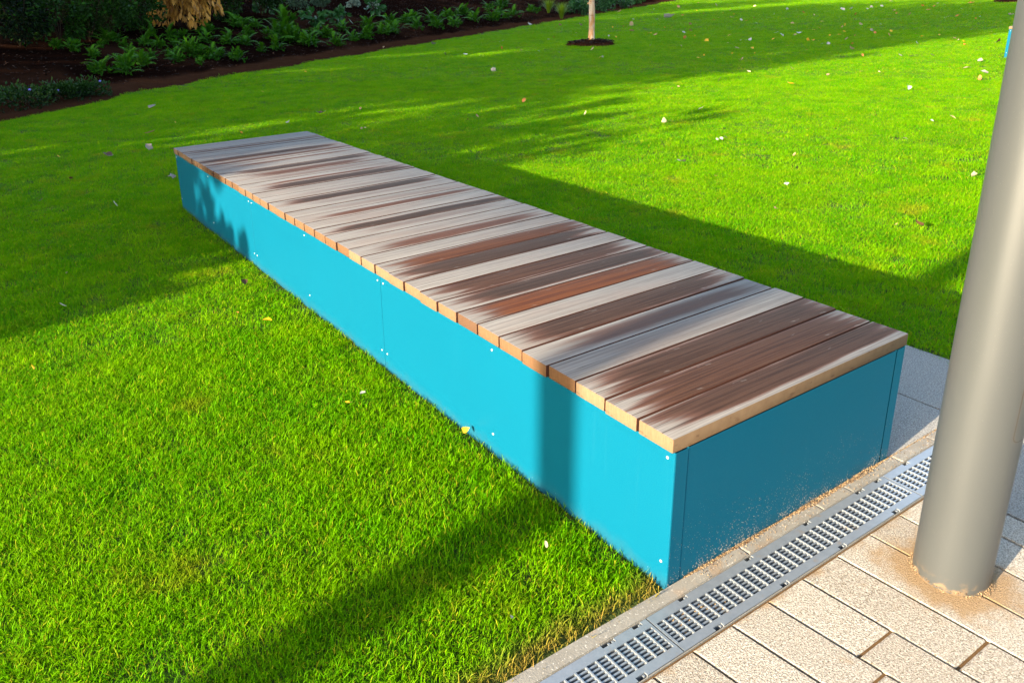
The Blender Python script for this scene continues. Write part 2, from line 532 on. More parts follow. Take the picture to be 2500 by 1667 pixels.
# ------------------------------------------------------------------ paving
def stone_mesh(name, quad, z0, z1, bev, mat, tilt=0.0):
    q = [Vector((a, c, 0)) for a, c in quad]
    cen = sum(q, Vector()) / 4
    def inset(d):
        return [p + (cen - p).normalized() * d * 1.414 for p in q]
    r0 = [(p.x, p.y, z0) for p in q]
    r1 = [(p.x, p.y, z1 - bev) for p in q]
    i2 = inset(bev * .35); r2 = [(p.x, p.y, z1 - bev * .3) for p in i2]
    i3 = inset(bev * 1.1); r3 = [(p.x, p.y, z1) for p in i3]
    b = MB()
    b.ring_tube([r0, r1, r2, r3], True)
    c = Vector((cen.x, cen.y, 0))
    b.v = [(v[0] - c.x, v[1] - c.y, v[2]) for v in b.v]
    return mesh_of(name, b.v, b.f, [mat], b.mi), c


pave = sheet("pavement", [(-14, 1.045, -14, -.1765), (1.045, 1.934, -14, -.1765), (1.047, 1.934, -.0035, .456)], -.0065, M_SAND)
xb = [-1.51, -1.365, -1.22, -1.075, -.93, -.785, -.645, -.515, -.38, -.239, -.106, .036, .176, .322, .477, .632, .785, .925, 1.043]
joint0 = {11: -.473, 12: -.412, 13: -.5585, 14: -.74, 15: -.67, 16: -.58}
def shear(x): return .115 * max(0.0, min(1.0, 1 - (x - .1) / .7))
gap = .0036
for i in range(len(xb) - 1):
    xa, xc = xb[i], xb[i + 1]
    ys = [-.1785]
    yj = joint0.get(i, -.30 - .45 * random.random())
    while yj > -1.9:
        ys.append(yj); yj -= .47
    ys.append(yj)
    for k in range(len(ys) - 1):
        y0, y1 = ys[k] - gap, ys[k + 1] + gap
        quad = []
        for (xx, yy, sx) in ((xa, y1, 1), (xc, y1, -1), (xc, y0, -1), (xa, y0, 1)):
            quad.append((xx + sx * gap + shear(xx) * (-.18 - yy), yy))
        me, c = stone_mesh("paver", quad, -.06, .0, .004, M_PAVER)
        o = link("paver", me, pave, (c.x, c.y, random.uniform(-.0012, .0008)), (random.gauss(0, .0015), random.gauss(0, .0015), 0))
        o["shade"] = random.random()
# big grey slabs: two columns along the paved band
for (y0, y1) in [(.003, .452)] + [(-.1785 - .45 * k - .447, -.1785 - .45 * k - .003) for k in range(5)]:
    for (x0, x1) in ((1.0495, 1.4915), (1.4965, 1.930)):
        me, c = stone_mesh("granite_slab", [(x0, y0), (x1, y0), (x1, y1), (x0, y1)], -.06, .0, .003, M_SLAB)
        o = link("granite_slab", me, pave, (c.x, c.y, random.uniform(-.001, .0005)))
        o["shade"] = random.random() * .5

# kerb of the drain channel
kerb = sheet("kerb", [(-14, 1.934, -.044, -.0035)], -.03, M_SAND)
kj = [-3.0, -2.1, -1.5, -.88, .283, .625, .775, 1.056, 1.266, 1.62, 1.934]
for i in range(len(kj) - 1):
    me, c = stone_mesh("kerb_stone", [(kj[i] + .0012, -.0430), (kj[i + 1] - .0012, -.0430), (kj[i + 1] - .0012, -.0035), (kj[i] + .0012, -.0035)], -.09, .003, .003, M_KERB)
    link("kerb_stone", me, kerb, (c.x, c.y, random.uniform(-.001, .001)))

# ------------------------------------------------------------------ drain
b = MB()
for (y0, y1) in ((-.0448, -.0432), (-.1765, -.1742)):
    b.box(-3.0, 1.934, y0, y1, -.14, -.001)
b.box(-3.0, 1.934, -.1742, -.0448, -.14, -.128)
for (y0, y1) in ((-.0595, -.0450), (-.1740, -.1595)):
    b.box(-3.0, 1.934, y0, y1, -.05, -.022)
tag(b.build("drain_channel", M_DARK if False else M_KERB), "open concrete drain trough under the steel gratings beside the paving", "drain")

NOTCH_T = [.10, .20, .365, .628, .89]
def grate_parts(x0, label):
    g = empty("drain_grate", (x0, 0, 0))
    tag(g, label, "grating", "steel gratings over the drain")
    L = 1.050
    TOPN = [-.261 - (-1.174), -.158 - (-1.174), .126, .390, .652, .925]
    yA, yB = -.0468, -.1722
    for (yo, yi, nts, sgn) in ((yA, -.0735, TOPN, 1), (yB, -.1470, [.126, .387, .645, .915], -1)):
        b = MB()
        w = .010
        lo, hi = sorted((yi, yo - sgn * w))
        b.box(0, L, lo, hi, -.022, 0)
        xs = [0.0]
        for q in sorted(nts): xs += [q - .015, q + .015]
        xs.append(L)
        lo, hi = sorted((yo - sgn * w, yo))
        for k in range(0, len(xs), 2):
            if xs[k + 1] > xs[k]: b.box(xs[k], xs[k + 1], lo, hi, -.022, 0)
        rail = b.build("side_rail", M_GALV, g)
        for q in nts:
            b = MB()
            lo, hi = sorted((yo - sgn * w * .9, yo - sgn * w * .25))
            b.box(q + .006, q + .011, lo, hi, -.016, -.0025)
            b.build("clip", M_GALV, rail)
    for (xa, xc) in ((0, .0075), (L - .0075, L)):
        b = MB(); b.box(xa, xc, -.1468, -.0737, -.022, -.0003); b.build("end_bar", M_GALV, g)
    cb = MB(); cb.box(-.0021, .0021, -.1469, -.0736, -.012, .0006)
    me = mesh_of("cross_bar", cb.v, cb.f, [M_GALV])
    nb = 32
    for k in range(1, nb + 1):
        link("cross_bar", me, g, (L * k / (nb + 1), 0, 0))
    sb = MB(); sb.box(.0076, L - .0076, -.0024, .0024, -.012, -.0012)
    me = mesh_of("slat", sb.v, sb.f, [M_GALV])
    for k in range(6):
        link("slat", me, g, (0, -.0735 - .0735 * (k + .75) / 6.5, 0))
    return g


grate_parts(-2.230, "steel drain grating running out of frame at the bottom left")
grate_parts(-1.1755, "steel drain grating in front of the grass edge, cut by the frame's bottom")
grate_parts(-.1215, "full length of steel drain grating along the bench end, with debris in its slots")
grate_parts(.9325, "steel drain grating half hidden behind the taupe post")

# grit swept against the bench end and a ring of sand round the post
def grit(name, pts, r):
    k = len(pts)
    tet = np.array([(1, 0, -.4), (-.5, .87, -.4), (-.5, -.87, -.4), (0, 0, .9)])
    A = rng.uniform(0, 6.28, k); s = r * rng.uniform(.35, 1.0, k) ** 2 * 2.0
    V = np.zeros((k, 4, 3))
    for q in range(4):
        a, c, d = tet[q]
        V[:, q, 0] = pts[:, 0] + s * (a * np.cos(A) - c * np.sin(A))
        V[:, q, 1] = pts[:, 1] + s * (a * np.sin(A) + c * np.cos(A))
        V[:, q, 2] = pts[:, 2] + s * d
    F = []
    for i in range(k):
        o = 4 * i
        F += [(o, o + 1, o + 3), (o + 1, o + 2, o + 3), (o + 2, o, o + 3)]
    return tag(link(name, mesh_of(name, V.reshape(-1, 3), F, [M_GRIT])), kind='stuff')

N = 4200
gx = rng.uniform(.06, 1.04, N)
hw = .004 + .006 * (np.sin(gx * 9.2 + 1) * .5 + .5) + .006 * np.sin(gx * 23) * .5
hw *= np.clip((gx - .05) / .15, .1, 1)
gu = rng.uniform(0, 1, N) ** 1.5
gp = np.stack([gx, -.0035 - gu * hw * 1.25, .004 + hw * (1 - gu) * .9 * rng.uniform(.2, 1, N)], 1)
N2 = 900
g2 = np.stack([rng.uniform(.1, 1.6, N2), -.004 - .04 * rng.uniform(0, 1, N2) ** 1.6, np.full(N2, .0045)], 1)
N3 = 500
g3x = rng.uniform(1.05, 1.9, N3)
g3 = np.stack([g3x, -.002 - .004 * rng.uniform(0, 1, N3), np.full(N3, .004)], 1)
grit("swept_grit", np.concatenate([gp, g2, g3]), .0011)
N = 900
a = rng.uniform(0, 6.28, N); rr = .0900 + .010 * rng.uniform(0, 1, N) ** 2.2
grit("post_sand", np.stack([.66 + rr * np.cos(a), -.39 + rr * np.sin(a), .002 + np.maximum(0, .010 - (rr - .09) * .9) * rng.uniform(.1, 1, N)], 1), .0010)
# crumbs caught in the grating
N = 160
cx_ = np.where(rng.uniform(0, 1, N) < .5, rng.normal(.035, .028, N), rng.normal(.155, .02, N) * 0 + rng.normal(-.06, .02, N))
grit("grate_debris", np.stack([cx_, rng.normal(-.105, .018, N), np.full(N, -.006)], 1), .0035)

TALL = [(-9.6, 3.8, 1.8, 3.0, .4, .55), (-12.5, 4.75, 2.3, 5.0, 1.2, .5), (-20, 6.8, 4.2, 17, 4.0, .75), (-24, 11.5, 5, 20, 4, .5), (-20, 18, 5, 18, 3.5, .5), (-21, 25, 5, 19, 4, .5), (-19, 32, 5, 18, 3, .5), (-20, 39, 5, 19, 3, .5), (-21, 46, 5, 19, 3, .5), (-30, 7, 4.6, 23, 5, .5), (-31, 15, 5, 23, 6, .5), (-31, 24, 5, 23, 6, .5)]


# ------------------------------------------------------------------ bench
BW, BL, BH, PT = 1.040, 4.829, .450, .041
NP = 39
PITCH = (BL + .008) / NP
PW = PITCH - .0068
plank_me = bevel_box_mesh("plank", BW + .016, PW, PT, .0042, 2, M_WOOD)
#        dark hue  wid  off
PL = [(.86, .25, .040, .008), (.86, .36, .062, -.010), (.94, .20, .060, -.012), (.16, .2, .03, .02), (.36, .0, .045, .0),
      (.97, .18, .060, .012), (.10, .3, .03, 0), (1.0, 1.0, .090, 0), (.95, .10, .044, .004), (.97, .30, .060, .014),
      (.08, .3, .03, 0), (.97, .12, .062, -.012), (.86, .72, .046, -.010), (.10, .2, .03, 0), (.46, .7, .05, -.008),
      (.12, .2, .03, 0), (.24, .3, .04, .01), (.97, .05, .034, -.020), (.12, .3, .03, 0), (.52, .6, .030, -.012),
      (.20, .2, .03, 0), (.22, .4, .03, .01), (.98, .04, .036, -.006), (.20, .3, .03, 0), (.18, .3, .03, 0),
      (.98, .10, .042, 0), (.50, .85, .022, -.03), (.26, .4, .04, 0), (.52, .5, .05, 0), (.88, .08, .038, .006),
      (.14, .2, .03, 0), (.52, .7, .022, -.02), (.60, .5, .032, 0), (.90, .35, .040, 0), (.16, .2, .03, 0),
      (.12, .2, .03, 0), (.52, .6, .026, .01), (.12, .2, .03, 0), (.16, .2, .03, 0)]


def screw_mesh():
    b = MB()
    rings = []
    for (r, h) in ((.0046, 0), (.0044, .0010), (.0032, .0020), (.0010, .0023)):
        rings.append([(-h, r * math.cos(t), r * math.sin(t)) for t in [2 * math.pi * k / 10 for k in range(10)]])
    b.ring_tube(rings, True)
    return mesh_of("screw", b.v, b.f, [M_SCREW], b.mi, True)


def make_bench(loc, label):
    g = empty("bench", loc)
    tag(g, label, "bench", "slatted benches on turquoise boxes")
    for i in range(NP):
        d, h, w, o_ = PL[i]
        if d > .8: w *= 1.2
        o = link("plank", plank_me, g, (-.006 + random.gauss(0, .0022), -.001 + PITCH * (i + .5), BH - PT + random.gauss(0, .0007)),
                 (random.gauss(0, .002), random.gauss(0, .0008), random.gauss(0, .0007)))
        o["dark"], o["hue"], o["wid"], o["off"], o["seed"] = d, h, w, o_, float(i * 1.37 + .21)
        o["front"] = 1.0 if i == 0 else 0.0
    zt = BH - PT - .001
    th, gp, fl = .003, .0012, .0475
    ends = [0.0, 1.578, 3.180, BL]
    sm = screw_mesh()
    for (xs, sgn) in ((0.0, 1), (BW, -1)):
        for k in range(3):
            y0, y1 = ends[k] + (gp if k else 0), ends[k + 1] - (gp if k < 2 else 0)
            b = MB()
            xa, xb_ = sorted((xs, xs + sgn * th))
            # outer sheet with a folded corner flange at the bench's ends
            r = .004
            pts = []
            if k == 0:
                pts += [(xs + sgn * fl, 0.0), (xs + sgn * r, 0.0), (xs + sgn * r * .3, r * .3), (xs, r)]
            else:
                pts += [(xs + sgn * .015, y0), (xs + sgn * .001, y0), (xs, y0 + .001)]
            if k == 2:
                pts += [(xs, BL - r), (xs + sgn * r * .3, BL - r * .3), (xs + sgn * r, BL), (xs + sgn * fl, BL)]
            else:
                pts += [(xs, y1 - .001), (xs + sgn * .001, y1), (xs + sgn * .015, y1)]
            nP = len(pts)
            for (px, py) in pts: b.v += [(px, py, -.06), (px, py, zt)]
            for q in range(nP - 1):
                b.f.append((2 * q, 2 * q + 2, 2 * q + 3, 2 * q + 1)); b.mi.append(0)
            # top return under the planks
            b.box(xs + sgn * .0005 if sgn > 0 else xs - .03, xs + .03 if sgn > 0 else xs - .0005, y0 + .006, y1 - .006, zt - .004, zt - .0005)
            pn = b.build("side_panel", M_TURQ, g)
            sy = [y0 + .024 if k == 0 else y0 + .022, .5 * (y0 + y1), y1 - .024]
            for yy in sy:
                for zz in (.384, .068):
                    link("screw", sm, pn, (xs - sgn * .0002, yy, zz), (0, 0, 0 if sgn > 0 else math.pi))
    for (ye, sgn) in ((0.0, 1), (BL, -1)):
        b = MB()
        x0, x1 = fl + .0016, BW - fl - .0016
        y_ = ye + sgn * .0006
        pts = [(x0, y_ + sgn * .014), (x0, y_ + sgn * .001), (x0 + .001, y_), (x1 - .001, y_), (x1, y_ + sgn * .001), (x1, y_ + sgn * .014)]
        for (px, py) in pts: b.v += [(px, py, -.06), (px, py, zt)]
        for q in range(len(pts) - 1):
            b.f.append((2 * q, 2 * q + 2, 2 * q + 3, 2 * q + 1)); b.mi.append(0)
        b.build("end_panel", M_TURQ, g)
    b = MB()                                         # bearers under the planks, plus unseen near-black lining added against light leaks
    for xx in (.10, .50, .90): b.box(xx, xx + .06, .03, BL - .03, zt - .07, zt - .002)
    b.box(.02, BW - .02, .02, BL - .02, -.05, .05)
    for (ya) in (.018, BL - .024): b.box(.02, BW - .02, ya, ya + .006, .05, zt - .006)
    for (xa) in (.018, BW - .024): b.box(xa, xa + .006, .03, BL - .03, .05, zt - .006)
    b.build("frame_and_light_lining", M_DARK, g)
    return g


make_bench((0, 0, 0), "long low bench with weathered timber planks on a turquoise steel box, in the foreground")
far_bench = make_bench((14.95, .03, 0), "distant turquoise bench end peeking out behind the taupe post")
far_bench.scale = (1.2, 1.2, 1.2)

# ------------------------------------------------------------------ posts
def make_post(loc, label):
    g = empty("metal_post", loc)
    tag(g, label, "post", "taupe metal posts along the paving")
    r, H_ = .0895, 5.6
    n_ = 64
    b = MB()
    def ring(rad, z): return [(rad * math.cos(2 * math.pi * k / n_), rad * math.sin(2 * math.pi * k / n_), z) for k in range(n_)]
    b.ring_tube([ring(r, -.05), ring(r, 0), ring(r, .9), ring(r, 2.0), ring(r * .995, H_)])
    b.build("shaft", M_POST, g, smooth=True)
    b = MB(); b.ring_tube([ring(r * .995, H_), ring(r * 1.06, H_ + .004), ring(r * 1.06, H_ + .05), ring(r * .7, H_ + .065)], True)
    b.build("cap", M_POST, g)
    # curved service door, set in a dark groove
    def patch(a0, a1, z0, z1, rad, cr, name, mt, parent, back=None):
        b = MB()
        pts = []
        w = rad * (a1 - a0)
        for (cxq, czq, st) in ((a1 - cr / rad, z1 - cr, 0), (a0 + cr / rad, z1 - cr, 90), (a0 + cr / rad, z0 + cr, 180), (a1 - cr / rad, z0 + cr, 270)):
            for q in range(6):
                t_ = RAD(st + q * 18)
                pts.append((cxq + cr / rad * math.cos(t_), czq + cr * math.sin(t_)))
        # rows across the patch so that it follows the curve
        zs = sorted(set(round(p[1], 5) for p in pts))
        rows = []
        for zz in zs:
            al = [p[0] for p in pts if abs(p[1] - zz) < 1e-4]
            rows.append((zz, min(al), max(al)))
        M_ = 10
        for (zz, lo, hi) in rows:
            for q in range(M_ + 1):
                a_ = lo + (hi - lo) * q / M_
                b.v.append((rad * math.cos(a_), rad * math.sin(a_), zz))
        for i in range(len(rows) - 1):
            for q in range(M_):
                k0 = i * (M_ + 1) + q
                b.f.append((k0, k0 + 1, k0 + M_ + 2, k0 + M_ + 1)); b.mi.append(0)
        return b.build(name, mt, parent, smooth=True)
    a0, a1 = RAD(-111.5), RAD(-42)
    gr = patch(a0, a1, .4495, .95, r + .0004, .0165, "door_groove", M_GROOVE, g)
    patch(a0 + .032, a1 - .032, .4525, .947, r + .0010, .0150, "service_door", M_POST, g)
    return g


make_post((.66, -.39, 0), "thick taupe metal post standing on the cream pavers beside the drain")
make_post((-8.05, -.39, 0), "taupe metal post further left along the paving, out of frame, casting the narrow shadow")

# ------------------------------------------------------------------ leaf-card foliage
def cards(name, P, Nrm, size, mats, shape='leaf', jitter=.5, aspect=.5, tones=None, fold=.25):
    """many leaf-shaped faces: P positions, Nrm outward directions (the way each leaf points)"""
    k = len(P)
    d = Nrm + rng.normal(0, jitter, (k, 3)); d /= np.linalg.norm(d, axis=1)[:, None] + 1e-9
    up = rng.normal(0, 1, (k, 3)); s = np.cross(d, up); s /= np.linalg.norm(s, axis=1)[:, None] + 1e-9
    nn = np.cross(s, d)
    sz = size * rng.uniform(.6, 1.35, k)
    prof = [(0, 0, 0), (.35, aspect * .5, fold), (.7, aspect * .38, fold * .8), (1, 0, -.05), (.7, -aspect * .38, fold * .8), (.35, -aspect * .5, fold), (.45, 0, 0)]
    V = np.zeros((k, 7, 3))
    for q, (l, w, h) in enumerate(prof):
        V[:, q] = P + d * (l * sz)[:, None] + s * (w * sz)[:, None] + nn * (h * aspect * sz * .6)[:, None]
    F = []
    for i in range(k):
        o = 7 * i
        F += [(o, o + 1, o + 6), (o + 1, o + 2, o + 3, o + 6), (o + 6, o + 3, o + 4, o + 5), (o, o + 6, o + 5)]
    me = mesh_of(name, V.reshape(-1, 3), F, mats)
    at = me.attributes.new("tone", 'FLOAT', 'POINT')
    tn = rng.uniform(0, 1, k) if tones is None else tones
    at.data.foreach_set("value", np.repeat(tn, 7).astype(np.float32))
    return me


def blob(k, rx, ry, rz, zc, fill=.45, clumps=9, spread=.55):
    """points spread through a lumpy volume, gathered in clumps"""
    cc = rng.normal(0, 1, (clumps, 3)); cc /= np.linalg.norm(cc, axis=1)[:, None]; cc *= rng.uniform(.25, .85, clumps)[:, None]
    cr = rng.uniform(.28, spread, clumps)
    w = rng.integers(0, clumps, k)
    q = rng.normal(0, 1, (k, 3)); q /= np.linalg.norm(q, axis=1)[:, None]
    q *= (rng.uniform(fill, 1, k) ** .5)[:, None]
    P = cc[w] + q * cr[w][:, None]
    nrm = P / (np.linalg.norm(P, axis=1)[:, None] + 1e-6)
    P = P * np.array([rx, ry, rz]) + np.array([0, 0, zc])
    P[:, 2] = np.maximum(P[:, 2], .02)
    return P, nrm


# ------------------------------------------------------------------ ferns
def frond_mesh(name, L=1.0, w=.22, arch=.45):
    b = MB()
    n_ = 15
    ax = []
    for i in range(n_ + 1):
        t_ = i / n_
        ax.append(Vector((t_ * L * .92, 0, arch * L * (1.35 * t_ - 1.15 * t_ * t_))))
    for i in range(n_):
        p, q = ax[i], ax[i + 1]
        b.add([(p.x, -.006, p.z), (q.x, -.005, q.z), (q.x, .005, q.z), (p.x, .006, p.z)], [(0, 1, 2, 3)])
        t_ = (i + .5) / n_
        if t_ < .14: continue
        ww = w * math.sin(math.pi * min(1, (t_ - .06) / .98)) ** .7
        for s in (-1, 1):
            o = p.lerp(q, .5)
            tip = o + Vector((.07 * L, s * ww, -.05 * L * (.5 + random.random()) * ww / w))
            wd = L / n_ * .62
            b.add([(o.x - wd, 0, o.z), (o.x + wd * .2 + (tip.x - o.x) * .4, s * ww * .55, o.z - .01), tuple(tip), (o.x + wd, 0, o.z)], [(0, 1, 2, 3)])
    me = mesh_of(name, b.v, b.f, [M_FERN])
    at = me.attributes.new("tone", 'FLOAT', 'POINT')
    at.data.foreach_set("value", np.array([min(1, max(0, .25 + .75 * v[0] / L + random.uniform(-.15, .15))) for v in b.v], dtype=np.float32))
    return me


FR = [frond_mesh("frond", arch=a_) for a_ in (.62, .85, .5)]
def filler_mesh():
    k = 70
    P, nr = blob(k, .5, .5, .32, .26, fill=.3, clumps=7, spread=.6)
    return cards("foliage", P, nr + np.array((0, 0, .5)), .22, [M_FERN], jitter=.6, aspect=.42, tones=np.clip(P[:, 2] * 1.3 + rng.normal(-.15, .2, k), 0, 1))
FILL = [filler_mesh() for _ in range(4)]
FERNS = [(0.94, 16.21, 0.32), (1.71, 17.08, 0.38), (1.18, 15.6, 0.3), (1.04, 14.11, 0.45), (2.46, 16.99, 0.39), (1.78, 15.3, 0.35), (2.27, 15.65, 0.28), (1.9, 14.81, 0.39), (2.66, 16.68, 0.33), (1.97, 16.74, 0.25), (3.21, 17.91, 0.39), (2.76, 15.87, 0.35), (3.15, 16.0, 0.44), (4.24, 18.63, 0.49), (3.96, 17.63, 0.38), (4.39, 17.42, 0.42), (3.73, 16.07, 0.39), (3.97, 15.61, 0.36), (5.47, 19.75, 0.51), (5.18, 18.47, 0.4), (3.08, 15.21, 0.21), (6.84, 20.09, 0.67), (5.8, 18.17, 0.59), (5.32, 16.86, 0.42), (6.27, 18.11, 0.45), (2.7, 15.4, 0.29), (6.37, 17.51, 0.48), (7.46, 18.83, 0.48), (7.2, 17.8, 0.41), (8.5, 20.0, 0.51), (8.74, 18.97, 0.45), (9.71, 20.81, 0.51), (10.23, 20.15, 0.51), (10.7, 21.34, 0.53), (11.85, 22.23, 0.48), (11.5, 21.05, 0.49), (13.03, 22.79, 0.56), (12.47, 21.43, 0.48), (13.43, 21.97, 0.44), (14.47, 23.86, 0.53), (15.83, 25.26, 0.5), (15.39, 23.54, 0.6), (16.61, 24.15, 0.59), (18.49, 27.14, 0.48), (20.11, 28.48, 0.65), (18.68, 25.61, 0.53), (20.99, 27.37, 0.57), (18.34, 26.18, 0.44), (17.73, 24.84, 0.38), (4.89, 16.67, 0.28), (7.37, 19.38, 0.37), (8.08, 18.61, 0.37), (9.61, 19.88, 0.36)]
GROUP_F = "ferns planted along the front of the bed"
def fern_where(x, y):
    d = y - 12.1 - .637 * x
    row = "in front row" if d < 1.6 else ("in second row" if d < 3.0 else "in back row")
    if x < 1.5: w = "beyond bare soil"
    elif x < 3.0: w = "left of amber shrub"
    elif x < 5.0: w = "below amber shrub"
    elif x < 7.6: w = "right of amber shrub"
    elif x < 10: w = "below silver plants"
    elif x < 13: w = "amid bare bank"
    elif x < 17: w = "before lime tuft"
    else: w = "beside lime tuft"
    return row, w
r2 = random.Random(3)
for (x, y, w) in list(FERNS)[::2] + list(FERNS)[3:30:3]:      # companions crowding the clumps
    x2, y2 = x + r2.uniform(-.5, .5), y + r2.uniform(-.3, .55)
    if y2 - 12.1 - .637 * x2 > .55: FERNS.append((round(x2, 2), round(y2, 2), w * r2.uniform(.7, 1.05)))
for i, (x, y, w) in enumerate(FERNS):
    row, wh = fern_where(x, y)
    sz = "small" if w < .36 else ("mid-sized" if w < .48 else "large")
    g = empty("fern", (x, y, max(0, bed_h(x, y)) - .01), random.uniform(0, 6.28))
    tag(g, "%s green fern %s %s" % (sz, row, wh), "fern", GROUP_F)
    nf = random.randint(10, 14)
    q_ = w * random.uniform(.8, 1.15)
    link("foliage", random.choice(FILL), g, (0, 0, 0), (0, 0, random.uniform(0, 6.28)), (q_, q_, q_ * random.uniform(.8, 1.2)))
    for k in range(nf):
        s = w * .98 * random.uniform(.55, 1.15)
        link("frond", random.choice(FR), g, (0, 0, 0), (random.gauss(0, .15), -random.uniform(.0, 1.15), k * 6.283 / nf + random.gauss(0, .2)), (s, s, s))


# ------------------------------------------------------------------ shrubs of the bed
def shrub(name, label, cat, x, y, w, h, mt, nleaf, leaf, group=None, jitter=.7, aspect=.5, zc=.52, stems=5, stem_mat=None, direction=None, spread=.5, part="foliage", clumps=11):
    z = max(0, bed_h(x, y))
    g = empty(name, (x, y, z - .01), random.uniform(0, 6.28))
    tag(g, label, cat, group)
    P, nr = blob(nleaf, w * .56, w * .56, h * .52, h * zc, clumps=clumps, spread=spread)
    if direction is not None: nr = nr * .45 + np.array(direction)
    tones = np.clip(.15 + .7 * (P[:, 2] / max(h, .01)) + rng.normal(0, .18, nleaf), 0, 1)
    if mt is M_DARKLEAF: tones = rng.uniform(0, 1, nleaf) ** 5
    if mt is M_AMBER: tones = rng.uniform(0, 1, nleaf)
    link(part, cards(part, P, nr, leaf, [mt], jitter=jitter, aspect=aspect, tones=tones), g)
    b = MB()
    for k in range(stems):
        a = random.uniform(0, 6.28); rr = w * random.uniform(.1, .38)
        b.tube([(0, 0, 0), (rr * .5 * math.cos(a), rr * .5 * math.sin(a), h * .35), (rr * math.cos(a), rr * math.sin(a), h * random.uniform(.65, .9))], [.012, .009, .004], 5)
    b.build("stem", stem_mat or M_STEM, g)
    return g


DARK = [(.08, 16.58, 1.03), (.86, 17.05, 1.08), (1.84, 17.5, 1.05), (2.7, 18.34, 1.02), (6.9, 22.07, 1.07), (5.59, 21.0, 1.0)]
DL = ["almost black evergreen shrub at the left edge of the bed", "dark evergreen shrub second from the left edge, behind the bare soil", "dark evergreen shrub behind the leftmost ferns",
      "dark evergreen shrub just left of the amber shrub", "dark evergreen shrub just left of the grey-green shrub", "dark evergreen shrub just right of the amber shrub"]
for (x, y, w), lab in zip(DARK, DL):
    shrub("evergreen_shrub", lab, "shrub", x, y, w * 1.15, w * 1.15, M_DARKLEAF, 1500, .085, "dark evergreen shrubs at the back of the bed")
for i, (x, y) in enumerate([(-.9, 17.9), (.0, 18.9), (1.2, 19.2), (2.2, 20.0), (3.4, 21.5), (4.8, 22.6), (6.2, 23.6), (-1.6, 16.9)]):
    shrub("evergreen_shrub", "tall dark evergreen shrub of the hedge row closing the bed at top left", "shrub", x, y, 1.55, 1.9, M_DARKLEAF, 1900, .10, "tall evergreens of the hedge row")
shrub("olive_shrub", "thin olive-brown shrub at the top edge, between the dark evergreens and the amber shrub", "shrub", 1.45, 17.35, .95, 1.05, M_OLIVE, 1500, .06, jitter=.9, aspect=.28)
shrub("amber_shrub", "shrub with drooping amber and cream autumn leaves above the ferns", "shrub", 3.99, 19.15, 1.75, 1.2, M_AMBER, 820, .17, jitter=.4, aspect=.40, zc=.62, direction=(0, 0, -1.0), spread=.42)
shrub("grey_green_shrub", "fine-leaved grey-green shrub at the top of the bed, right of the dark evergreens", "shrub", 8.7, 23.7, .9, .62, M_GREYGREEN, 1300, .05, "grey-green shrubs")
shrub("grey_green_shrub", "low bluish green shrub touching the silver plant's left side", "shrub", 9.6, 23.84, .8, .5, M_GREYGREEN, 1100, .05, "grey-green shrubs")
shrub("silver_plant", "small silver-white foliage plant on the bare bank, left one of the two", "plant", 11.3, 25.14, .48, .32, M_SILVER, 420, .07, "silver-leaved plants", aspect=.6)
shrub("silver_plant", "small silver-white foliage plant on the bare bank, right one of the two", "plant", 12.69, 26.02, .45, .32, M_SILVER, 420, .07, "silver-leaved plants", aspect=.6)
for (x, y, w), lab in zip([(7.93, 20.62, .56), (11.23, 23.44, .60), (9.04, 21.45, .49), (7.09, 22.41, .61)],
                          ["leafy plant with a long bent stalk, right of the big fern clump", "broad-leaved plant below the right-hand silver plant", "broad-leaved plant with pale upright stalk, below the left silver plant",
                           "dark broad-leaved plant in front of the grey-green shrub"]):
    shrub("leafy_plant", lab, "plant", x, y, w, w * 1.0, M_BROAD, 90, .19, "broad-leaved plants of the bed", jitter=.4, aspect=.55, stems=6)
for (x, y, w), lab in zip([(24.42, 28.07, 1.0), (27.68, 30.25, 1.3), (31.14, 32.41, 1.3), (35.17, 35.11, 1.1)],
                          ["deep green broad-leaved shrub immediately left of the young tree's trunk", "deep green broad-leaved shrub immediately right of the young tree's trunk",
                           "deep green shrub with a fallen leaf under it, second right of the trunk", "rightmost low green shrub where the bed runs out of the frame"]):
    shrub("laurel_shrub", lab, "shrub", x, y, w * 1.1, w * .75, M_BROAD, 700, .14, "low green shrubs at the far end of the bed", aspect=.5)

# lime grass tufts
def tuft(x, y, w, h, label):
    g = empty("grass_tuft", (x, y, max(0, bed_h(x, y)) - .01))
    tag(g, label, "grass tuft", "lime grass tufts")
    b = MB()
    tn = []
    for k in range(260):
        a = random.uniform(0, 6.28); r0 = random.random() * .06 * w; ln = h * random.uniform(.6, 1.2); sp = w * random.uniform(.1, .6)
        pts = []
        for q in range(4):
            t_ = q / 3
            pts.append(Vector((math.cos(a) * (r0 + sp * t_ ** 1.7), math.sin(a) * (r0 + sp * t_ ** 1.7), ln * (t_ - .28 * t_ ** 3))))
        s = Vector((-math.sin(a), math.cos(a), 0)) * .012
        v0 = len(b.v)
        for q, p in enumerate(pts):
            f_ = 1 - q / 3.2
            b.v += [tuple(p - s * f_), tuple(p + s * f_)]
        for q in range(3):
            b.f.append((v0 + 2 * q, v0 + 2 * q + 1, v0 + 2 * q + 3, v0 + 2 * q + 2)); b.mi.append(0)
        tn += [min(1, random.random() * .5 + q * .12) for q in range(4) for _ in (0, 1)]
    o = b.build("blades", M_TUFT, g)
    at = o.data.attributes.new("tone", 'FLOAT', 'POINT'); at.data.foreach_set("value", np.array(tn, dtype=np.float32))
tuft(21.63, 26.12, .95, .85, "bright lime ornamental grass tuft at the lawn's edge, left of the young tree")
tuft(22.29, 27.81, .85, .75, "lime grass tuft behind and left of the brighter one")

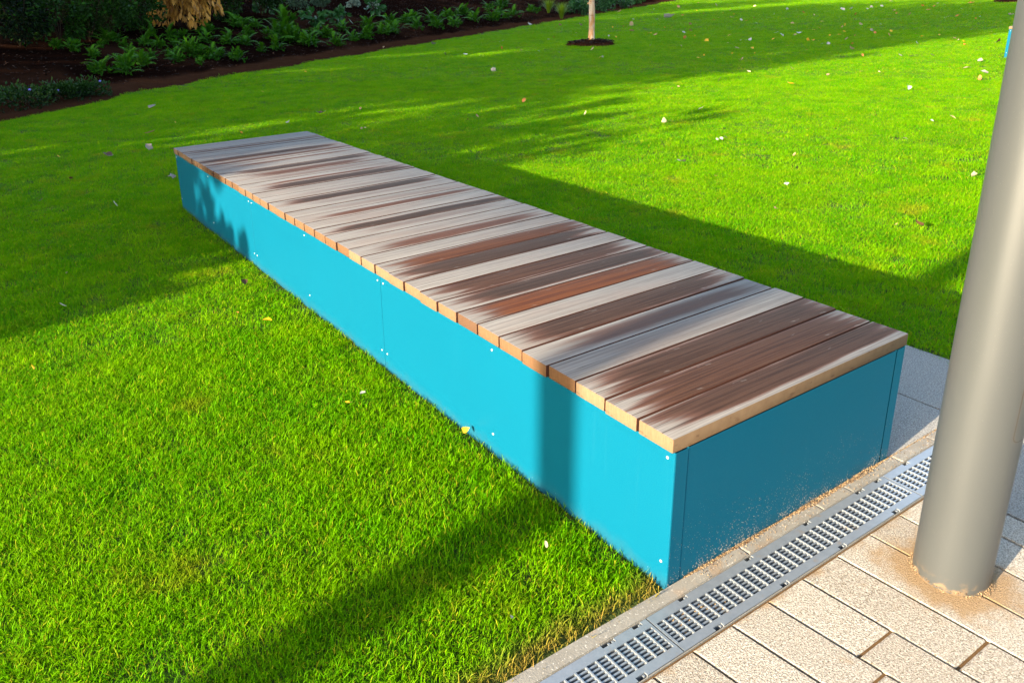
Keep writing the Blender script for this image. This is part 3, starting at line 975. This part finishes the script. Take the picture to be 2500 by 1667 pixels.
# creeping ground cover with violet flowers
for (x, y, w, lab) in ((-.42, 12.0, .78, "dark creeping ground cover at the photo's left edge, on the lawn corner"), (.12, 12.38, .72, "middle patch of creeping ground cover with small leaves at the lawn corner"),
                       (.66, 12.66, .66, "right-hand patch of creeping ground cover with violet flowers, next to the soil strip"), (-1.15, 11.75, .8, "creeping ground cover patch running out of frame at the left")):
    g = empty("ground_cover_plant", (x, y, -.01))
    tag(g, lab, "ground cover", "creeping plants at the lawn corner")
    k = 1100
    P, nr = blob(k, w * .62, w * .5, .24, .10, fill=.2, clumps=14, spread=.6)
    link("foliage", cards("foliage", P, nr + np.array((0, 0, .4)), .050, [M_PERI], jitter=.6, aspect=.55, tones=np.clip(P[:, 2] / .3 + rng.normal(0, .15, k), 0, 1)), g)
    for q in range(1):
        b = MB()
        for s in range(5):
            a = s * 1.2566
            b.add([(0, 0, .008), (.014 * math.cos(a - .5), .014 * math.sin(a - .5), .004), (.024 * math.cos(a), .024 * math.sin(a), .0), (.014 * math.cos(a + .5), .014 * math.sin(a + .5), .004)], [(0, 1, 2, 3)])
        b.build("flower", M_PETAL, g, (random.uniform(-.4, .4) * w, random.uniform(-.42, .1) * w, .27 + random.uniform(-.06, .04)), rot=(.7, random.uniform(-.3, .3), 0))

# ------------------------------------------------------------------ young trees on the lawn
def young_tree(x, y, r, lean, label, pit_label, H_=5.2, big=True):
    g = empty("young_tree", (x, y, 0))
    tag(g, label, "tree", "young trees on the lawn")
    b = MB()
    pts, rd = [], []
    for i in range(16):
        t_ = i / 15
        z = t_ * H_ * .62
        pts.append((lean * z + .012 * math.sin(z * 4.1), .012 * math.cos(z * 3.3), z - .03)); rd.append(r * (1.12 if i == 0 else 1) * (1 - .35 * t_) * (1 + .06 * math.sin(z * 9.7)))
    b.tube(pts, rd, 14)
    for zz, aa in ((.98, 2.6), (1.42, .1), (2.2, 4.0)):     # pruned knots
        p = Vector((lean * zz, 0, zz)); d = Vector((math.cos(aa), math.sin(aa), .25))
        b.tube([p + d * r * .6, p + d * r * 1.25, p + d * r * 1.36], [r * .42, r * .36, r * .15], 8)
    b.build("trunk", M_BARK, g, smooth=True)
    top = Vector(pts[-1])
    bl = MB()
    for k in range(9):
        a = k * 2.4; zz = H_ * (.42 + .05 * k); ln = H_ * .22 * random.uniform(.7, 1.1)
        p = Vector((lean * min(zz, H_ * .62), 0, min(zz, H_ * .6)))
        bl.tube([p, p + Vector((math.cos(a) * ln * .5, math.sin(a) * ln * .5, ln * .55)), p + Vector((math.cos(a) * ln * .9, math.sin(a) * ln * .9, ln * 1.2))], [r * .3, r * .2, r * .06], 6)
    bl.build("branches", M_BROWNBARK, g)
    P, nr = blob(1300, H_ * .22, H_ * .22, H_ * .24, H_ * .76, clumps=13)
    link("crown", cards("crown", P, nr, .11, [M_YLEAF], aspect=.6), g, (lean * H_ * .6, 0, 0))
    # mulch ring round the foot
    b = MB()
    n_ = 40
    ring = [(1, -.004), (.86, .06), (.5, .11), (.12, .13)]
    rr = [[.62 * (1 + .08 * math.sin(3 * t_ + 1) + .05 * math.sin(7 * t_)) for t_ in [2 * math.pi * k / n_ for k in range(n_)]]]
    b.ring_tube([[(rr[0][k] * s * math.cos(2 * math.pi * k / n_), rr[0][k] * s * math.sin(2 * math.pi * k / n_), z + random.uniform(-.006, .006)) for k in range(n_)] for (s, z) in ring], True)
    pit = b.build("mulch_ring", M_BED, None, (x, y, 0))
    tag(pit, pit_label, "mulch ring")
    k = 420
    a = rng.uniform(0, 6.28, k); q = .6 * np.sqrt(rng.uniform(.02, 1, k))
    me = chips("bark_chips", np.stack([q * np.cos(a), q * np.sin(a), np.maximum(.03, .15 - .14 * q)], 1), .045)
    me.parent = pit
    return g


young_tree(12.66, 14.31, .080, -.012, "slender young tree with peeling tan bark on the lawn", "ring of dark bark mulch round the young tree's foot")
young_tree(42.3, 17.75, .14, .0, "second young tree at the top right corner, only its foot in view", "mulch strip at the top right corner round a tree's foot", H_=6.0)

# ------------------------------------------------------------------ tall trees to the left that shade the back of the lawn
bt = MB()
VP, NR, SZ = [], [], []
for (tx, ty, R_, H_, z0, dens) in TALL:
    k = int(2600 * (R_ / 4) ** 2 * dens * (.62 / (.0205 * abs(tx))) ** 2)
    P, nr = blob(k, R_, R_, (H_ - z0) * .52, (H_ + z0) * .5, fill=.15, clumps=22, spread=.5)
    SZ.append(np.full(k, .0205 * abs(tx)))
    VP.append(P + np.array([tx, ty, 0])); NR.append(nr)
    bt.tube([(tx, ty, -.1), (tx, ty + .1, z0 + 1), (tx + .2, ty, H_ * .8)], [.32, .26, .08], 9)
belt = link("tree_belt", cards("tree_belt", np.concatenate(VP), np.concatenate(NR), np.concatenate(SZ), [M_BELT], aspect=.7))
tag(belt, kind='stuff')
belt_trunks = bt.build("trunks", M_BROWNBARK, belt)

LEAVES = """10.43,15.08,o,0.091 10.28,14.11,b,0.068 10.43,13.63,w,0.066 10.37,12.8,b,0.1 10.17,11.28,y,0.11 10.33,11.38,w,0.051 5.2,7.38,o,0.077 4.53,6.18,o,0.044
5.09,6.03,c,0.044 5.04,5.51,p,0.038 5.35,5.02,c,0.064 6.3,5.32,c,0.084 4.91,3.92,w,0.036 3.89,3.45,c,0.085 5.06,3.94,b,0.036 9.95,7.46,c,0.061
11.6,8.89,p,0.078 8.77,7.09,t,0.063 7.51,6.89,t,0.036 7.72,6.96,t,0.042 11.34,9.74,y,0.065 11.9,10.07,y,0.05 14.98,12.63,y,0.123 15.67,13.14,o,0.085
15.45,13.74,o,0.13 16.77,13.39,y,0.111 15.81,11.97,w,0.102 15.59,12.07,c,0.061 15.66,11.97,c,0.061 16.17,11.57,y,0.101 14.74,11.78,c,0.059
13.66,10.65,t,0.091 13.77,10.34,y,0.09 24.25,22.48,w,0.471 22.7,21.64,w,0.128 22.2,22.4,w,0.179 19.32,19.62,c,0.258 18.5,21.34,g,0.222
18.15,22.05,t,0.15 17.99,23.69,w,0.204 13.01,16.42,w,0.091 13.73,17.08,o,0.071 20.37,23.24,y,0.113 17.37,18.83,y,0.094 18.12,19.29,y,0.069
18.5,19.17,o,0.084 15.01,16.17,w,0.059 14.7,15.55,y,0.068 17.01,17.26,t,0.14 16.41,15.99,y,0.06 16.45,15.93,y,0.06 16.01,15.32,t,0.117
18.67,17.48,y,0.08 18.78,17.27,y,0.106 20.5,18.01,t,0.14 17.22,15.37,w,0.12 18.05,15.85,t,0.124 16.19,14.06,y,0.056 30.78,28.78,b,0.127
33.24,30.06,t,0.29 30.64,29.41,w,0.107 30.35,29.35,y,0.128 28.13,29.36,t,0.186 36.32,30.12,p,0.232 30.34,24.32,t,0.115 24.98,19.9,t,0.159
27.31,21.68,y,0.104 27.94,22.74,y,0.107 24.41,20.07,y,0.095 23.24,19.33,o,0.076 23.62,18.4,w,0.135 23.14,17.81,y,0.117 22.13,16.6,w,0.083
25.04,18.93,o,0.093 35.52,26.94,c,0.13 27.8,20.08,w,0.1 18.35,13.07,w,0.136 27.39,23.37,o,0.09 25.99,23.29,o,0.106 29.95,25.98,y,0.099
39.82,34.42,t,0.129 12.52,9.87,y,0.042 12.79,9.52,y,0.042 13.4,12.02,t,0.067 13.06,12.68,t,0.078 11.52,13,c,0.114 15.3,17.9,t,0.075 32.33,22.7,w,0.171
29.43,19.86,o,0.12 27.81,18.27,c,0.08 32.05,19.78,w,0.248 33.1,20.03,w,0.199 28.4,16.95,o,0.125 25.21,15,t,0.112 33.24,19.37,w,0.125
35.03,20.25,w,0.168 40.84,23.39,w,0.194 35.99,20.32,w,0.171 42.67,23.68,t,0.244 32.05,17.51,t,0.118 29.58,16.03,o,0.109 28.74,15.08,t,0.164
36.79,18.91,o,0.168 32.78,16.55,o,0.166 36.52,18.24,o,0.128 31.39,16.16,o,0.112 39.64,19.69,w,0.118 38.06,18.55,w,0.094 39.75,18.23,o,0.306
34.23,15.97,w,0.067 27.42,13.12,w,0.165 28.37,13.26,o,0.112 29.15,13.28,c,0.071 28.39,12.52,w,0.069 27.09,12.04,o,0.066 29.88,12.27,w,0.126
29.9,12.2,w,0.098 20.25,8.37,w,0.079 21.1,8.85,y,0.052 21.86,9.67,w,0.087 17.7,7.85,y,0.081 18.53,8.45,p,0.095 18.06,8.15,p,0.074 21.04,10.08,y,0.065
19.48,9.28,y,0.07 18.83,9.35,y,0.079 19.56,9.9,o,0.052 16.87,8.42,w,0.09 23.74,11.83,o,0.11 20.3,10.96,y,0.099 18.85,10.18,o,0.113 22.98,12.8,w,0.075
20.34,11.52,w,0.135 19.48,10.92,o,0.097 22.75,13.29,t,0.164 22.32,13.53,y,0.101 21.23,12.95,t,0.084 19.44,11.75,y,0.1 18.33,11.18,y,0.116
18.08,11.29,y,0.063 23.73,15.25,y,0.109 20.65,13.29,o,0.108 19.76,12.87,y,0.093 16.41,10.77,y,0.119 16.36,10.61,y,0.088 16.2,10.36,y,0.058
15.64,9.89,w,0.074 15.74,9.8,w,0.093 18.45,12.44,w,0.167 17.88,12.16,c,0.065 22.41,15.43,c,0.121 20.96,14.42,y,0.076 17.45,12.24,w,0.161
17.25,10.31,p,0.089 18.35,10.77,o,0.083 16.07,9.43,o,0.074 14.85,8.7,p,0.129 14.12,9.24,o,0.052 13.66,7.73,o,0.063 13.96,7.17,w,0.093
13.95,6.94,b,0.115 14.3,6.75,b,0.107 10.78,7.23,t,0.069 10.38,6.32,t,0.058 9,6.01,y,0.119 11.13,6.22,p,0.059 11.24,5.99,p,0.039 9.71,4.68,w,0.073
12.59,5.33,p,0.106 12.12,4.84,w,0.113 11.29,4.52,o,0.083 13.9,5.74,g,0.093 7.73,3.12,c,0.057 7.36,3.15,w,0.039 6.23,2.81,t,0.051 4.84,3.02,t,0.033
16.45,6.94,o,0.066 16.97,7.47,o,0.069 18.06,7.31,b,0.16 14.79,10.2,o,0.065 1.09,10.63,g,0.122 0.55,8.33,t,0.113 0.33,7.4,g,0.089 -0.1,7.21,b,0.11
0.18,5.84,g,0.061 1.38,7.6,o,0.041 -0.51,7.52,y,0.029 2.87,11.07,y,0.039 0.98,8.91,y,0.03 0.5,7.14,b,0.042 2.06,7.94,g,0.094 2.64,8.28,b,0.131
2.54,6.92,p,0.032 2.59,6.93,p,0.023 4,6.74,t,0.04 3.77,6.6,b,0.024 3.9,5.99,o,0.037 7.22,10.93,w,0.113 8.78,14.21,w,0.13 8.51,14.65,b,0.122
10.23,17.99,g,0.158 8.56,17.79,t,0.118 4.62,13.54,y,0.04 3.21,8.29,t,0.054 11.73,16.97,w,0.056 11.98,17.16,c,0.068 -1.05,3.1,c,0.036
-0.26,2.28,y,0.047 -0.29,1.33,y,0.031 -0.21,1.37,w,0.027 0.03,0.91,y,0.029 -0.18,0.28,c,0.016 -0.42,5.14,w,0.062 0.18,5.85,g,0.061 -0.96,3.64,p,0.016
-0.18,2.86,b,0.04 -0.35,2.46,o,0.024 -1.26,2.4,y,0.025 3.6,1.27,b,0.067 3.89,2.42,w,0.044 3.24,2.04,t,0.036 3.5,1.36,t,0.021 5.2,1.71,c,0.051
3.69,2.92,o,0.029 4.97,3.92,w,0.036 -0.42,0.12,w,0.01 1.31,0.23,b,0.014 -0.87,5.66,b,0.039 -0.56,6.35,b,0.039"""

# ------------------------------------------------------------------ fallen leaves
def leaf_mesh(seed):
    r = random.Random(seed)
    lob = r.choice([1, 3, 5])
    n_ = 14
    b = MB()
    curl = r.uniform(.10, .32); curl2 = r.uniform(-.1, .25)
    pts = []
    for k in range(n_):
        t_ = 2 * math.pi * k / n_
        rad = .5 * (1 - .30 * abs(math.sin(t_ * lob * .5)) * (lob > 1)) * (1 + r.uniform(-.08, .08))
        x_ = rad * math.cos(t_) * (1.1 if lob == 1 else 1); y_ = rad * math.sin(t_) * (.52 if lob == 1 else .9)
        pts.append((x_, y_, curl * (y_ * y_) * 3.0 + curl2 * x_ * x_ * 2.2 + r.uniform(-.03, .03)))
    mid = [(q * .45, w * .45, h * .18 + r.uniform(-.02, .02)) for (q, w, h) in pts]
    b.v = [(0, 0, 0)] + mid + pts + [(-.5, .012, .05), (-.5, -.012, .05), (-.80, .0, .12)]
    for k in range(n_):
        j = (k + 1) % n_
        b.f += [(0, 1 + k, 1 + j), (1 + k, 1 + n_ + k, 1 + n_ + j, 1 + j)]
    s = 1 + 2 * n_
    b.f.append((s, s + 1, s + 2))
    return b


LM = {}
for c_ in LEAF_COL:
    LM[c_] = []
    for q in range(5):
        b = leaf_mesh(ord(c_) * 7 + q)
        LM[c_].append(mesh_of("fallen_leaf", b.v, b.f, [M_LEAF[c_]], smooth=True))

CN = {'w': 'white', 'c': 'cream', 't': 'tan', 'g': 'grey', 'o': 'orange', 'y': 'yellow', 'b': 'brown', 'p': 'pinkish'}
SPECIAL = {
    (656, 797): 1}
def where(x, y):
    if x < 0 and y < 4.9:
        return "on front lawn near the bench's corner" if y < 1.0 else "on front lawn left of the bench"
    if x < 1.1 and y < 11.5: return "on shaded lawn past the bench's end"
    d = math.hypot(x - 12.66, y - 14.31)
    if d < 1.1: return "by the young tree's mulch ring"
    if 12.1 + .637 * x - y < 1.6: return "on grass along the bed's soil"
    if x < 3.4 and y < 6: return "in the bench's own shadow"
    if d < 3.0: return "just in front of the young tree" if x * .507 + y * .801 < 17.9 else "just behind the young tree"
    if y > 4 + .15 * x + .3:
        az = math.degrees(math.atan2(y + 1.148, x + 1.354))
        if az > 52: return "on lawn between bench and bed"
        if x < 14: return "nearer right of the young tree"
        if x < 22: return "midway right of the young tree"
        return "far behind the young tree"
    if x > 13: return "near the distant turquoise bench"
    if x > 7: return "on the sunlit lawn's far part"
    return "on sunlit lawn right of the bench"

for tok in LEAVES.split():
    a = tok.split(",")
    x, y, c_, s = float(a[0]), float(a[1]), a[2], float(a[3])
    if x < 1.05 and x > -.03 and 0 < y < 4.83:
        x = -.035
    if y < .6 and x > 1.1: z = .004
    else: z = .034 if (x < 0 and y < 4.9) else .026
    sz = "tiny" if s < .055 else ("small" if s < .09 else ("mid-sized" if s < .14 else "large"))
    if x < 0 and y < 4.9: sz = "tiny" if s < .02 else ("small" if s < .035 else "larger")
    me = random.choice(LM[c_])
    k = s * (1.1 if (x < 0 and y < 4.9) else 1.12)
    o = link("fallen_leaf", me, None, (x, y, z + .06 * k), (random.gauss(0, .5), random.gauss(0, .5), random.uniform(0, 6.28)), (k, k, k * random.uniform(.8, 1.6)))
    wh = "on the grey granite slab" if (y < .6 and x > 1.1) else where(x, y)
    tag(o, "%s %s leaf %s" % (sz, CN[c_], wh), "leaf", "%s fallen leaves %s" % (CN[c_], wh))

# look-alikes are told apart by their order across the picture
ORD = ["", "leftmost", "second", "third", "fourth", "fifth", "sixth", "seventh", "eighth", "ninth", "tenth", "eleventh", "twelfth", "thirteenth", "fourteenth", "fifteenth"]
CNT = ["", "", "two", "three", "four", "five", "six", "seven", "eight", "nine", "ten", "eleven", "twelve", "thirteen", "fourteen", "fifteen"]
def tell_apart(cat):
    by = {}
    for o in COL.objects:
        if o.get("category") == cat: by.setdefault(o["label"], []).append(o)
    for lab, obs in by.items():
        n_ = len(obs)
        if n_ < 2 or n_ > 15: continue
        def sx(o):
            v = o.location - cam.matrix_world.translation
            return v.dot(right) / v.dot(fwd)
        obs.sort(key=sx)
        for k, o in enumerate(obs):
            pos = "leftmost of" if k == 0 else ("rightmost of" if k == n_ - 1 else "%s from left of" % ORD[k + 1])
            if n_ == 2: pos = ("left of", "right of")[k]
            o["label"] = "%s, %s %s" % (lab, pos, CNT[n_])
tell_apart("leaf")
tell_apart("fern")

# ------------------------------------------------------------------ grass blades
def blade_clump(name, k, rad, hmin, hmax, wd):
    V, F, T = [], [], []
    for i in range(k):
        a = random.uniform(0, 6.28); q = rad * math.sqrt(random.random())
        bx, by = q * math.cos(a), q * math.sin(a)
        h = random.uniform(hmin, hmax); la = random.uniform(0, 6.28); ln = h * random.uniform(.15, .95)
        dx, dy = math.cos(la), math.sin(la)
        ta = la + random.uniform(-.9, .9) + 1.5708
        sx, sy = math.cos(ta), math.sin(ta)
        w = wd * random.uniform(.7, 1.25)
        v0 = len(V)
        tn = random.random()
        for (t_, ww) in ((0, .9), (.5, 1.0), (.82, .7)):
            px, py, pz = bx + dx * ln * t_ ** 1.8, by + dy * ln * t_ ** 1.8, h * (t_ - .22 * t_ * t_)
            V += [(px - sx * w * ww, py - sy * w * ww, pz), (px + sx * w * ww, py + sy * w * ww, pz)]
        V.append((bx + dx * ln, by + dy * ln, h * .78))
        F += [(v0, v0 + 1, v0 + 3, v0 + 2), (v0 + 2, v0 + 3, v0 + 5, v0 + 4), (v0 + 4, v0 + 5, v0 + 6)]
        T += [tn] * 7
    me = mesh_of(name, V, F, [M_GRASS])
    at = me.attributes.new("tone", 'FLOAT', 'POINT'); at.data.foreach_set("value", np.array(T, dtype=np.float32))
    return bpy.data.objects.new(name, me)


VAR = [blade_clump("grass_clump", 48, .055, .011, .030, .00085) for _ in range(6)]

CX, CY = -1.3536, -1.148
pts, rots, scl, vid = [], [], [], []
for (r0, r1, dens, sxy, sz) in ((.25, 3.6, 1900, 1.0, 1.0), (3.6, 7, 900, 1.15, 1.0), (7, 14, 430, 1.55, 1.05), (14, 26, 150, 2.4, 1.25), (26, 55, 34, 4.2, 1.7), (55, 95, 12, 8, 2.6)):
    a0, a1 = (RAD(-20), RAD(185)) if r0 < 7 else (RAD(-2), RAD(118))
    if r0 > 20: a0, a1 = RAD(14), RAD(95 if r0 < 50 else 62)
    n_ = int(dens * .5 * (a1 - a0) * (r1 * r1 - r0 * r0))
    rr = np.sqrt(rng.uniform(r0 * r0, r1 * r1, n_)); aa = rng.uniform(a0, a1, n_)
    x = CX + rr * np.cos(aa); y = CY + rr * np.sin(aa)
    wob = .012 * np.sin(x * 31) + .010 * np.sin(x * 77 + 1) + .008 * rng.normal(0, 1, n_)
    ok = np.where(x < 0.0, y > .030 + wob, np.where(x < 1.045, y > 4.86, np.where(x < 1.955 + wob * .6, y > .475 + wob * .6, y > -5)))
    ok &= ~((x > -.030) & (x < 1.06) & (y > -.02) & (y < 4.85))
    ok &= ~((x > 14.92) & (x < 16.23) & (y > -.02) & (y < 5.86))
    edge = 12.1 + .637 * x - .62 * (1 - np.clip((x - .75) / .45, 0, 1)) + .12 * np.sin(x * 2.3)
    ok &= y < edge - .03 * sxy
    for (tx, ty, rad) in ((12.66, 14.31, .60), (42.3, 17.75, .6)):
        ok &= np.hypot(x - tx, y - ty) > rad + rng.normal(0, .03, n_)
    x, y = x[ok], y[ok]
    n_ = len(x)
    pts.append(np.stack([x, y, np.full(n_, -.012)], 1))
    rots.append(np.stack([rng.normal(0, .10, n_), rng.normal(0, .10, n_), rng.uniform(0, 6.283, n_)], 1))
    f_ = rng.uniform(.8, 1.2, n_)
    tall = 1 + .18 * np.sin(x * 2.1 + np.sin(y * 1.7) * 2) * np.sin(y * 2.6)
    scl.append(np.stack([f_ * sxy, f_ * sxy, f_ * sz * tall * rng.uniform(.85, 1.2, n_)], 1))
    vid.append(rng.integers(0, len(VAR), n_))
# short tired fringe against the bench panel and the kerb
P = np.concatenate(pts); R_ = np.concatenate(rots); SC = np.concatenate(scl); VI = np.concatenate(vid)
gme = bpy.data.meshes.new("grass")
gme.vertices.add(len(P))
gme.vertices.foreach_set("co", P.astype(np.float32).ravel())
for nm, arr in (("rot", R_), ("scl", SC)):
    at = gme.attributes.new(nm, 'FLOAT_VECTOR', 'POINT'); at.data.foreach_set("vector", arr.astype(np.float32).ravel())
at = gme.attributes.new("vid", 'INT', 'POINT'); at.data.foreach_set("value", VI.astype(np.int32))
gme.materials.append(M_GRASS)
gobj = link("grass", gme)
tag(gobj, kind='stuff')
ng = bpy.data.node_groups.new("grass_scatter", 'GeometryNodeTree')
ng.interface.new_socket("Geometry", in_out='INPUT', socket_type='NodeSocketGeometry')
ng.interface.new_socket("Geometry", in_out='OUTPUT', socket_type='NodeSocketGeometry')
gi = ng.nodes.new("NodeGroupInput"); go = ng.nodes.new("NodeGroupOutput")
def named(nm, typ):
    q = ng.nodes.new("GeometryNodeInputNamedAttribute"); q.data_type = typ; q.inputs[0].default_value = nm
    return q.outputs[0]
a_rot, a_scl, a_vid = named("rot", 'FLOAT_VECTOR'), named("scl", 'FLOAT_VECTOR'), named("vid", 'INT')
e2r = ng.nodes.new("FunctionNodeEulerToRotation"); ng.links.new(a_rot, e2r.inputs[0])
jn = ng.nodes.new("GeometryNodeJoinGeometry")
for k, vo in enumerate(VAR):
    oi = ng.nodes.new("GeometryNodeObjectInfo"); oi.inputs[0].default_value = vo
    cp = ng.nodes.new("FunctionNodeCompare"); cp.data_type = 'INT'; cp.operation = 'EQUAL'
    ng.links.new(a_vid, cp.inputs[2]); cp.inputs[3].default_value = k
    io = ng.nodes.new("GeometryNodeInstanceOnPoints")
    ng.links.new(gi.outputs[0], io.inputs["Points"])
    ng.links.new(cp.outputs[0], io.inputs["Selection"])
    ng.links.new(oi.outputs["Geometry"], io.inputs["Instance"])
    ng.links.new(e2r.outputs[0], io.inputs["Rotation"])
    ng.links.new(a_scl, io.inputs["Scale"])
    ng.links.new(io.outputs[0], jn.inputs[0])
ng.links.new(jn.outputs[0], go.inputs[0])
md = gobj.modifiers.new("scatter", 'NODES'); md.node_group = ng
print("grass clumps", len(P))
